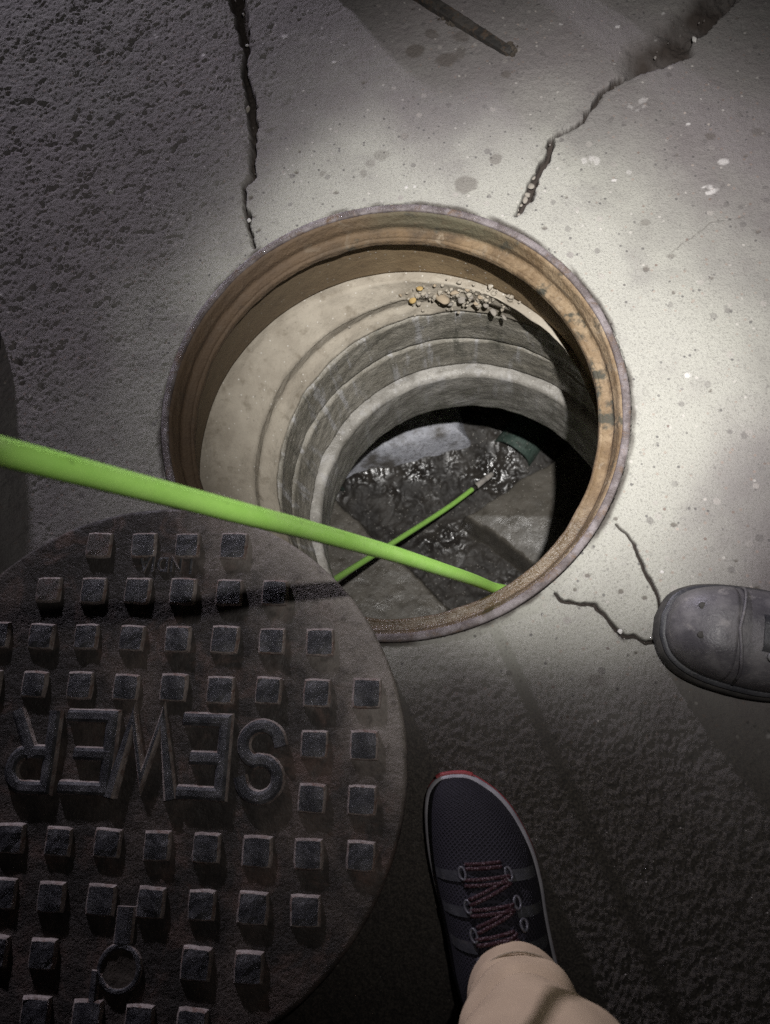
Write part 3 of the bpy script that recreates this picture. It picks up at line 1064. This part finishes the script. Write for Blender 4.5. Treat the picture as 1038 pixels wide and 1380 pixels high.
# ------------------------------------------------------------------ green fibreglass rod, one loop into the shaft
near = [at_dist(-150, 566, .27), at_dist(-60, 591, .30), at_dist(0, 608, .33), at_dist(90, 631, .355), at_dist(168, 651, .385), at_dist(260, 674.5, .425), at_dist(350, 698, .465),
        at_dist(430, 718.5, .535), at_dist(530, 746.5, .635), at_dist(597, 768, .745), at_dist(637, 781, .86), at_dist(662, 791, .96), at_dist(690, 803, 1.06)]
far = [at_dist(425, 799, 1.22), at_dist(458, 777, 1.48), at_dist(510, 744, 1.72), at_dist(570, 706, 1.92), at_dist(610, 679.5, 2.02), at_dist(645, 653, 2.09)]
hid = [np.array(p) for p in ((.105, -.234, -.262), (.03, -.240, -.282), (-.05, -.234, -.262), (-.100, -.203, -.250))]
path = catmull(near + hid + far, 10)
rod = thing('fibreglass_rod', 'bright green flexible duct rod reaching over the cover and looping down into the hole', 'cable rod', path[len(path) // 2])
obj('rod', tube_mesh('rod', path, np.interp(np.arange(len(path)), [0, 10 * len(near), 10 * (len(near) + len(hid)), len(path)], [.0066, .0066, .0066, .0064]), 20), MT['rod'], rod)
d = path[-1] - path[-4]
d /= np.linalg.norm(d)
p0 = path[-1]
obj('ferrule', tube_mesh('ferrule', [p0 - d * .012, p0 - d * .010, p0 + d * .030, p0 + d * .033, p0 + d * .034, p0 + d * .060, p0 + d * .068], [.0060, .0078, .0078, .0060, .0074, .0074, .004], 16), MT['ferrule'], rod)
obj('collar', tube_mesh('collar', [p0 - d * .030, p0 - d * .029, p0 - d * .013, p0 - d * .012], [.006, .0082, .0082, .006], 16), MT['bar'], rod)

# ------------------------------------------------------------------ steel bar at the top
b0, b1 = at(505, -42, .006), at(689, 72, .004)
u = (b1 - b0) / np.linalg.norm(b1 - b0)
s = np.array([-u[1], u[0], 0])
s /= np.linalg.norm(s)
bar = thing('steel_bar', 'narrow dark steel bar lying on the concrete above the hole', 'bar', b0)
V, Fs = [], []
n = 40
rs = random.Random(4)
prof = [(-.0072, -.004), (-.0078, .004), (-.0062, .0075), (.0055, .0080), (.0078, .0055), (.0074, -.004)]
for i in range(n + 1):
    t = i / n
    w = 1.0 - 0.25 * max(0, (t - .55) / .45) - (0.35 if i == n else 0)
    p = b0 + (b1 - b0) * t
    for a, z in prof:
        V.append(p + s * (a * w + rs.uniform(-.0004, .0004)) + np.array([0, 0, z * w + rs.uniform(-.0003, .0003)]))
for i in range(n):
    for k in range(6):
        Fs.append((i * 6 + k, i * 6 + (k + 1) % 6, (i + 1) * 6 + (k + 1) % 6, (i + 1) * 6 + k))
Fs += [tuple(range(6))[::-1], tuple(n * 6 + k for k in range(6))]
obj('bar', mesh_list('bar', V, Fs), MT['bar'], bar)


def clod(px, py, sz, n, label, seed):
    r = random.Random(seed)
    bm = bmesh.new()
    for _ in range(n):
        c = at(px + r.gauss(0, sz), py + r.gauss(0, sz), 0)
        m = bmesh.ops.create_icosphere(bm, subdivisions=1, radius=r.uniform(.0016, .0048))
        for v in m['verts']:
            v.co *= r.uniform(.75, 1.2)
            v.co += Vector((c[0], c[1], r.uniform(0.0, .003)))
    me = bpy.data.meshes.new('soil_clod')
    bm.to_mesh(me)
    bm.free()
    o = obj('soil_clod', me, MT['dirt'])
    o['label'] = label
    o['category'] = 'soil'
    return o


# rubble broken out of the mortar below the frame
rgm = random.Random(31)
bm = bmesh.new()
for _ in range(120):
    px, py = rgm.gauss(628, 42), 0
    if not 540 < px < 740:
        continue
    py = 396 + (px - 610) ** 2 / 900 * (1 if px > 610 else .35) + rgm.gauss(3, 9)
    c = collar_pt(px, py, .262, .034)
    m = bmesh.ops.create_icosphere(bm, subdivisions=1, radius=rgm.choice((.0016, .002, .0024, .003, .0046)))
    for v in m['verts']:
        v.co *= rgm.uniform(.7, 1.25)
        v.co += Vector(c) + Vector((0, .0012, -.0006))
me = bpy.data.meshes.new('mortar_rubble')
bm.to_mesh(me)
bm.free()
rub = obj('mortar_rubble', me, MT['collar'], shaft)
rub['kind'] = 'stuff'

clod(606, 26, 5, 26, 'dark soil clod against the middle of the steel bar', 1)
clod(688, 66, 4, 22, 'dark soil crumbs at the lower end of the steel bar', 2)

# ------------------------------------------------------------------ footwear


def loft(name, rings, cap0=True, cap1=True, closed=True):
    n = len(rings[0])
    V = [p for r in rings for p in r]
    Fs = []
    for i in range(len(rings) - 1):
        for k in range(n if closed else n - 1):
            k2 = (k + 1) % n
            Fs.append((i * n + k, i * n + k2, (i + 1) * n + k2, (i + 1) * n + k))
    if cap0:
        Fs.append(tuple(range(n))[::-1])
    if cap1:
        Fs.append(tuple((len(rings) - 1) * n + k for k in range(n)))
    me = mesh_list(name, V, Fs, True)
    bm = bmesh.new()
    bm.from_mesh(me)
    bmesh.ops.recalc_face_normals(bm, faces=bm.faces)
    bm.to_mesh(me)
    bm.free()
    return me


class Shoe:
    """outline stations (left point, right point) from toe to heel in world coordinates, and a height for each"""

    def __init__(self, left, right, hts, base):
        self.L, self.R, self.h, self.base = np.array(left)[:, :2], np.array(right)[:, :2], np.array(hts), base

    def dense(self, n=44):
        k = len(self.h)
        t = np.linspace(0, k - 1, n)
        cl = catmull(np.c_[self.L, self.h], 24)
        cr_ = catmull(np.c_[self.R, self.h], 24)
        s = np.linspace(0, len(cl) - 1, n).astype(int)
        return cl[s][:, :2], cr_[s][:, :2], cl[s][:, 2]

    def pt(self, s, a, lift=0.0, inset=0.0, power=2.6):
        """point on the upper: s 0..1 along, a -1..1 across"""
        cl, cr_, h = self._d
        i = s * (len(h) - 1)
        i0 = int(min(max(math.floor(i), 0), len(h) - 2))
        f = i - i0
        l = cl[i0] * (1 - f) + cl[i0 + 1] * f
        r = cr_[i0] * (1 - f) + cr_[i0 + 1] * f
        hh = h[i0] * (1 - f) + h[i0 + 1] * f
        m = (l + r) / 2
        z = self.base + (hh - self.base) * max(0.0, 1 - abs(a) ** power) ** (1 / power)
        p = m + (r - l) / 2 * a * (1 - inset)
        return np.array([p[0], p[1], z + lift])

    def upper(self, name, s0=0.0, s1=1.0, off=0.0, n=40, m=25, power=2.6):
        rings = []
        for i in range(n):
            s = s0 + (s1 - s0) * i / (n - 1)
            rings.append([self.pt(s, math.sin(math.pi * (k / (m - 1) - .5)), off, power=power) for k in range(m)])
        me = loft(name, rings, True, True, True)
        a = me.attributes.new('fabric', 'FLOAT_VECTOR', 'POINT')
        uv = []
        for i in range(n):
            acc = 0.0
            for k in range(m):
                if k:
                    acc += np.linalg.norm(rings[i][k] - rings[i][k - 1])
                uv += [acc - 0.075, 0.28 * (s0 + (s1 - s0) * i / (n - 1)), 0.0]
        a.data.foreach_set('vector', np.array(uv, np.float32))
        return me

    def sole(self, name, z0, z1, grow=0.004, bulge=0.0015):
        cl, cr_, h = self._d
        c = (cl.mean(0) + cr_.mean(0)) / 2
        loop = np.vstack([cl, cr_[::-1]])
        tang = np.roll(loop, -1, 0) - np.roll(loop, 1, 0)
        nn = np.stack([tang[:, 1], -tang[:, 0]], 1)
        nn /= np.linalg.norm(nn, axis=1)[:, None] + 1e-9
        if ((loop - c) * nn).sum() < 0:
            nn = -nn
        rings = []
        for z, g in ((z0, grow - .003), (z0 + .003, grow), ((z0 + z1) / 2, grow + bulge), (z1 - .002, grow), (z1, grow - .003)):
            q_ = loop + nn * g
            rings.append([np.array([a[0], a[1], z]) for a in q_])
        return loft(name, rings)

    def prepare(self, n=44):
        self._d = self.dense(n)


def m_mesh_fabric(name, on_attr):
    M = Mat(name, 0.8, 0.35)
    if on_attr:
        n = M.nt.nodes.new('ShaderNodeAttribute')
        n.attribute_name = 'fabric'
        M.vec = n.outputs['Vector']
    rot = M.nt.nodes.new('ShaderNodeMapping')
    rot.inputs['Rotation'].default_value = (0, 0, 0.72)
    rot.inputs['Scale'].default_value = (1, 1.25, 1)
    M.link(M.vec, rot.inputs['Vector'])
    M.vec = rot.outputs[0]
    v = M.voro(300, 'DISTANCE_TO_EDGE', 'Distance', 0.15)
    f = M.ramp(v, 0.10, 0.30)
    M.color(M.mix(f, (0.024, 0.021, 0.031), (0.004, 0.0035, 0.007)))
    M.bump(M.math('SUBTRACT', 1.0, f), 0.0018, 1.0)
    return M.m


def m_lace(name, c1, c2):
    M = Mat(name, 0.8, 0.3)
    v = M.voro(520, 'F1', 'Distance', 0.6)
    M.color(M.mix(M.ramp(v, .28, .42), c1, c2))
    M.bump(v, .001, .6)
    return M.m


def m_leather(name, a, b, scuff):
    M = Mat(name, 0.5, 0.5)
    n = M.noise(26, 6, 0.65)
    c = M.mix(M.ramp(n, .36, .66), a, b)
    c = M.mix(M.math('MULTIPLY', M.ramp(M.noise(70, 6, .7), .54, .72), .7), c, scuff)
    M.color(c)
    M.rough(M.ramp(n, .3, .7, .36, .62))
    M.bump(M.math('ADD', M.noise(420, 3), M.math('MULTIPLY', M.noise(60, 4), 1.5)), .0007, .7)
    return M.m


def m_cloth(name, a, b):
    M = Mat(name, 0.9, 0.2)
    w = M.noise(900, 2)
    M.color(M.mix(M.ramp(M.noise(22, 4), .3, .7), a, b))
    M.bump(M.math('ADD', M.math('MULTIPLY', w, .35), M.math('MULTIPLY', M.noise(24, 4), 1.6)), .0014, .6)
    return M.m


MT['mesh'] = m_mesh_fabric('sneaker_mesh_fabric', True)
MT['midsole'] = m_plain('midsole_foam', (0.34, 0.325, 0.345), (0.24, 0.23, 0.25), .6, 40)
MT['outsole'] = m_plain('outsole_red', (0.27, 0.04, 0.045), (0.17, 0.03, 0.033), .6, 40)
MT['lace'] = m_lace('lace_cord', (0.13, 0.095, 0.105), (0.032, 0.010, 0.014))
MT['loop'] = m_plain('loop_webbing', (0.085, 0.08, 0.092), (0.05, 0.05, 0.055), .35, 200)
MT['trouser'] = m_cloth('beige_twill', (0.60, 0.46, 0.32), (0.52, 0.395, 0.275))
MT['skin'] = m_plain('skin', (0.42, 0.26, 0.19), (0.38, 0.23, 0.17), .5, 60)
MT['boot'] = m_leather('boot_leather', (0.075, 0.070, 0.078), (0.165, 0.155, 0.16), (0.27, 0.25, 0.245))
MT['boot_dark'] = m_leather('boot_tongue', (0.035, 0.035, 0.04), (0.06, 0.06, 0.065), (0.09, 0.085, 0.08))
MT['rubber'] = m_plain('sole_rubber', (0.030, 0.028, 0.027), (0.06, 0.055, 0.05), .75, 60, .001)
MT['navy'] = m_cloth('dark_work_cloth', (0.028, 0.03, 0.038), (0.04, 0.042, 0.05))
MT['brass'] = m_plain('eyelet_metal', (0.22, 0.21, 0.20), (0.12, 0.12, 0.12), .5, 80)
MT['tongue_mesh'] = m_mesh_fabric('tongue_fabric', False)

# --- sneaker and beige trouser leg of the person at the bottom
zS = 0.030
Lp = [(603, 1049), (592, 1053), (581, 1066), (577, 1085), (577, 1112), (581, 1150), (589, 1190), (599, 1230), (608, 1272), (615, 1312), (626, 1352), (640, 1388), (668, 1408)]
Rp = [(611, 1048), (630, 1049), (650, 1059), (672, 1076), (694, 1104), (715, 1146), (727, 1190), (733, 1230), (741, 1272), (750, 1312), (756, 1352), (752, 1388), (725, 1410)]
hs = [.034, .045, .055, .062, .068, .075, .086, .096, .105, .110, .108, .104, .090]
sn = Shoe([at(*p, zS) for p in Lp], [at(*p, zS) for p in Rp], hs, .020)
sn.prepare(60)
me_loc = at(690, 1290, 0)
walker = thing('person', 'person in a black mesh sneaker with red tip and beige trousers at the bottom edge', 'person', me_loc)


def person_part(p, name, me, mat, **kw):
    return obj(name, me, mat, p, **kw)


sneaker = person_part(walker, 'sneaker', sn.upper('sneaker', 0.012, .985), MT['mesh'])
sub('midsole', sn.sole('midsole', .0085, .026, .0030, .0008), MT['midsole'], sneaker)
sub('outsole', sn.sole('outsole', .0005, .0082, .0042, .0005), MT['outsole'], sneaker)
# red bumper round the toe
bump_pts = [sn.pt(s_, a_, .0, -.02) for s_, a_ in ((.085, -.995), (.05, -.99), (.022, -.9), (.008, -.4), (.008, .4), (.022, .9), (.07, .985), (.11, .99))]
bp = np.array(bump_pts)
bp[:, 2] = .021
cen_ = np.array([sn.pt(.3, 0)[0], sn.pt(.3, 0)[1]])
for k in range(len(bp)):
    dd = bp[k, :2] - cen_
    bp[k, :2] += dd / np.linalg.norm(dd) * .0036
sub('toe_bumper', tube_mesh('toe_bumper', catmull(bp, 6), .0032, 8), MT['outsole'], sneaker)
# tongue: a lighter raised panel between the loops
rings = []
for i in range(16):
    s_ = .42 + .34 * i / 15
    rings.append([sn.pt(s_, a_, .004 if abs(a_) < .4 else .0) for a_ in np.linspace(-.42, .40, 11)])
sub('tongue', loft('tongue', rings, False, False, False), MT['tongue_mesh'], sneaker)
# overlay panels each side
for sg in (-1, 1):
    for i in range(3):
        s0 = .46 + .085 * i
        rings = []
        for j in range(7):
            a_ = sg * (.44 + .5 * j / 6)
            rings.append([sn.pt(s0 + w_, a_, .0022) for w_ in (-.013, -.006, .006, .013)])
        sub('side_strap', loft('side_strap', rings, False, False, False), MT['boot_dark'], sneaker)
for (s0, a0, s1, a1) in [(.435, -.34, .430, .34), (.475, -.42, .465, .44), (.468, .44, .520, -.40), (.545, -.42, .530, .40), (.535, .36, .588, -.36), (.615, -.42, .595, .32), (.60, .36, .655, -.36)]:
    for e_ in (-.0065, .0065):
        pts = [sn.pt(s0 + e_ + (s1 - s0) * t, a0 + (a1 - a0) * t, .0050 + .0022 * math.sin(math.pi * t)) for t in np.linspace(0, 1, 14)]
        sub('lace', tube_mesh('lace', pts, .0017, 8), MT['lace'], sneaker)
for s0, a0 in ((.452, -.42), (.455, .43), (.530, -.44), (.520, .47), (.600, -.44), (.575, .52), (.64, .56), (.665, -.42)):
    pts = []
    for k in range(17):
        a = 2 * math.pi * k / 16
        pts.append(sn.pt(s0 + .015 * math.cos(a), a0 + .060 * math.sin(a), .0050 + .001 * math.cos(a)))
    sub('lace_loop', tube_mesh('lace_loop', pts, .0014, 8, False), MT['loop'], sneaker)
# lower leg inside the trouser and the trouser tube with its bunched hem
axis0 = at(690, 1322, .10)
leg_c = [(axis0[0], axis0[1] - .012, .06), (axis0[0], axis0[1] - .010, .10), (axis0[0] + .002, axis0[1] - .02, .2), (axis0[0] + .006, axis0[1] - .04, .42), (axis0[0] + .012, axis0[1] - .075, .62)]
person_part(walker, 'leg', tube_mesh('leg', catmull(leg_c, 6), [.034] * 12 + [.045] * 6 + [.055] * 6 + [.06], 20), MT['skin'])


def trouser(name, stations, seg=56, fold=None, seed=700):
    rings = []
    for (x, y, z, rx, ry) in stations:
        ring = []
        for k in range(seg):
            a = 2 * math.pi * k / seg
            fx, fy = math.cos(a), math.sin(a)
            dz, dr = fold(a, z) if fold else (0, 0)
            ring.append(np.array([x + fx * rx * (1 + dr), y + fy * ry * (1 + dr), z + dz]))
        rings.append(ring)
    return loft(name, rings, False, False)


def leg_fold(a, z):
    k = 1 - math.exp(-((z - .098) / .03) ** 2)
    dr = k * (.05 * math.sin(2 * a + 26 * z) + .035 * math.sin(3 * a - 55 * z + 1.0) + .02 * math.sin(7 * a + 40 * z))
    dz = .016 * k * math.sin(a - .7) + .006 * k * math.sin(2 * a + .8)
    return dz, dr


zs = np.r_[np.linspace(.098, .26, 64), np.linspace(.27, .60, 14)]
stn = []
ax, ay = axis0[0] + .004, axis0[1]
for z in zs:
    t = z - .098
    r = np.interp(z, [.098, .103, .128, .1335, .138, .150, .166, .178, .188, .197, .212, .24, .30, .60],
                  [.0405, .0425, .0430, .0415, .0395, .0470, .0520, .0505, .0455, .0465, .0560, .0625, .066, .085])
    stn.append((ax + .03 * t, ay - .012 - .10 * t, z, r, r * 1.04))
# turned-in hem edge
hem = [(ax, ay - .012, .112, .036, .037), (ax, ay - .012, .100, .037, .038), (ax, ay - .012, .0965, .0395, .0405)]
person_part(walker, 'trousers', trouser('trousers', hem + stn, 64, leg_fold), MT['trouser'])


seam_pts = [np.array([ax + .0009 + .0437 * math.cos(a), ay - .015 + .0455 * math.sin(a), .1265 + .010 * math.sin(a - .7)]) for a in np.linspace(0, 2 * math.pi, 49)]
person_part(walker, 'hem_seam', tube_mesh('hem_seam', seam_pts, .0010, 6, False), MT['stone_tan'])


# --- work boots
def boot(parent, toe, direction, scale=1.0, left_first=True):
    """leather work boot; toe point on the ground, direction from toe to heel (unit xy)"""
    d = np.array([*direction, 0.0])
    d /= np.linalg.norm(d)
    sd = np.array([-d[1], d[0], 0.0])
    tx = np.array([.0, .008, .022, .042, .068, .10, .14, .185, .225, .258, .282, .297])
    wl = np.array([.010, .030, .041, .047, .050, .051, .047, .041, .038, .038, .034, .016])
    wr = np.array([.010, .028, .040, .0475, .0515, .053, .049, .042, .038, .038, .034, .016])
    h = np.array([.050, .062, .074, .082, .084, .088, .102, .125, .150, .155, .150, .130])
    toe = np.array(toe)
    L_ = [toe + d * t * scale + sd * w * scale for t, w in zip(tx, wl)]
    R_2 = [toe + d * t * scale - sd * w * scale for t, w in zip(tx, wr)]
    sh = Shoe(L_, R_2, h * scale, .024)
    sh.prepare(60)
    b = obj('boot', sh.upper('boot', .01, .99, power=2.7), MT['boot'], parent)
    sub('outsole', sh.sole('outsole', .0005, .0235, .0065, .001), MT['rubber'], b)
    sub('welt', sh.sole('welt', .0238, .0290, .0042, .0003), MT['boot_dark'], b)
    sub('toe_cap', sh.upper('toe_cap', .006, .335, .0016, 30, 25, 3.0), MT['boot'], b)
    pts = [sh.pt(0.337 + .05 * (1 - abs(a_) ** 2) * 0 + .03 * abs(a_), a_, .0022, power=3.0) for a_ in np.linspace(-.97, .97, 25)]
    sub('seam', tube_mesh('seam', pts, .0016, 8), MT['boot'], b)
    rings = [[sh.pt(.405 + .35 * i / 11, a_, .005 if abs(a_) < .3 else .001, power=3.0) for a_ in np.linspace(-.36, .36, 9)] for i in range(12)]
    sub('tongue', loft('tongue', rings, False, False, False), MT['boot_dark'], b)
    for i in range(4):
        s0 = .435 + .075 * i
        pts = [sh.pt(s0 + .012 * math.sin(3 * t), -.40 + .8 * t, .0085, power=3.0) for t in np.linspace(0, 1, 10)]
        sub('lace', tube_mesh('lace', pts, .0024, 8), MT['boot_dark'], b)
        for sg in (-1, 1):
            c = sh.pt(s0, sg * .44, .0025, power=3.0)
            sub('eyelet', tube_mesh('eyelet', [c - np.array([0, 0, .002]), c + np.array([0, 0, .0015]), c + np.array([0, 0, .0025])], [.0052, .0052, .0035], 12), MT['brass'], b)
    for s_, a_, r_ in ((.20, .30, .0036), (.195, -.42, .0034)):
        c = sh.pt(s_, a_, .0012, power=3.0)
        sub('cap_hole', tube_mesh('cap_hole', [c - np.array([0, 0, .002]), c + np.array([0, 0, .0008]), c + np.array([0, 0, .0012])], [r_, r_, r_ * .8], 10), MT['rubber'], b)
    ank = toe + d * .235 * scale
    return ank, d


def legs(parent, name, ank, d, top=.9, lean=.10):
    st = []
    for z in np.linspace(.10, top, 16):
        t = (z - .10) / (top - .10)
        r = .062 + .03 * t
        st.append((ank[0] + d[0] * lean * t, ank[1] + d[1] * lean * t, z, r, r))
    obj(name, trouser(name, st, 28, lambda a, z: (0, .05 * math.sin(z * 40 + 2 * math.sin(a)))), MT['navy'], parent)


tb = at(894, 843, .02)
te = at(1043, 869, .02)
hb = thing('person', 'person in a scuffed grey leather work boot standing at the right edge', 'person', (tb[0], tb[1], 0))
ank, dd_ = boot(hb, (tb[0], tb[1], 0), (te - tb)[:2], .955)
legs(hb, 'trousers', ank, dd_)

# people standing just outside the picture, whose boots throw the soft shadows at its edges
tl = at(-3, 462)
hl = thing('person', 'person in work boots just beyond the left edge whose boot shades the concrete', 'person', (tl[0], tl[1], 0))
ank, dd_ = boot(hl, (tl[0], tl[1], 0), (-.95, -.12), 1.0)
legs(hl, 'trousers', ank, dd_)
t1, t2 = at(462, -38), at(800, -40)
ht = thing('person', 'person in work boots just beyond the top edge whose boots shade the concrete', 'person', ((t1[0] + t2[0]) / 2, t1[1] + .2, 0))
for t_ in (t1, t2):
    ank, dd_ = boot(ht, (t_[0], t_[1], 0), (-.08, .99), 1.0)
    legs(ht, 'trouser_leg', ank, dd_)

# loose grit lying on the concrete: too much to count
rg = np.random.RandomState(12)
V, Fs = [], []
while len(V) < 900 * 6:
    x, y = rg.uniform(-.62, .56), rg.uniform(-.66, .70)
    if math.hypot(x, y) < .287 or math.hypot(x - CX, y - CY) < CR:
        continue
    if rg.rand() > (0.9 if x < -.12 and y > 0 else 0.35 if y > -.2 else 0.55):
        continue
    r = rg.uniform(.0005, .0011) * (2.0 if rg.rand() < .06 else 1)
    a = rg.uniform(0, 6.28)
    b = len(V)
    for k in range(3):
        V.append((x + r * math.cos(a + k * 2.1), y + r * math.sin(a + k * 2.1) * rg.uniform(.6, 1), -.001))
    for k in range(3):
        V.append((x + .75 * r * math.cos(a + .5 + k * 2.1), y + .75 * r * math.sin(a + .5 + k * 2.1), r * rg.uniform(.6, 1.1)))
    Fs += [(b + 3, b + 4, b + 5), (b, b + 1, b + 4, b + 3), (b + 1, b + 2, b + 5, b + 4), (b + 2, b, b + 3, b + 5)]
grit = obj('grit', mesh_list('grit', V, Fs), m_plain('grit_stone', (0.20, 0.18, 0.165), (0.38, 0.35, 0.33), .8, 25))
grit['kind'] = 'stuff'
grit['label'] = 'fine loose grit scattered over the concrete around the opening'
grit['category'] = 'grit'
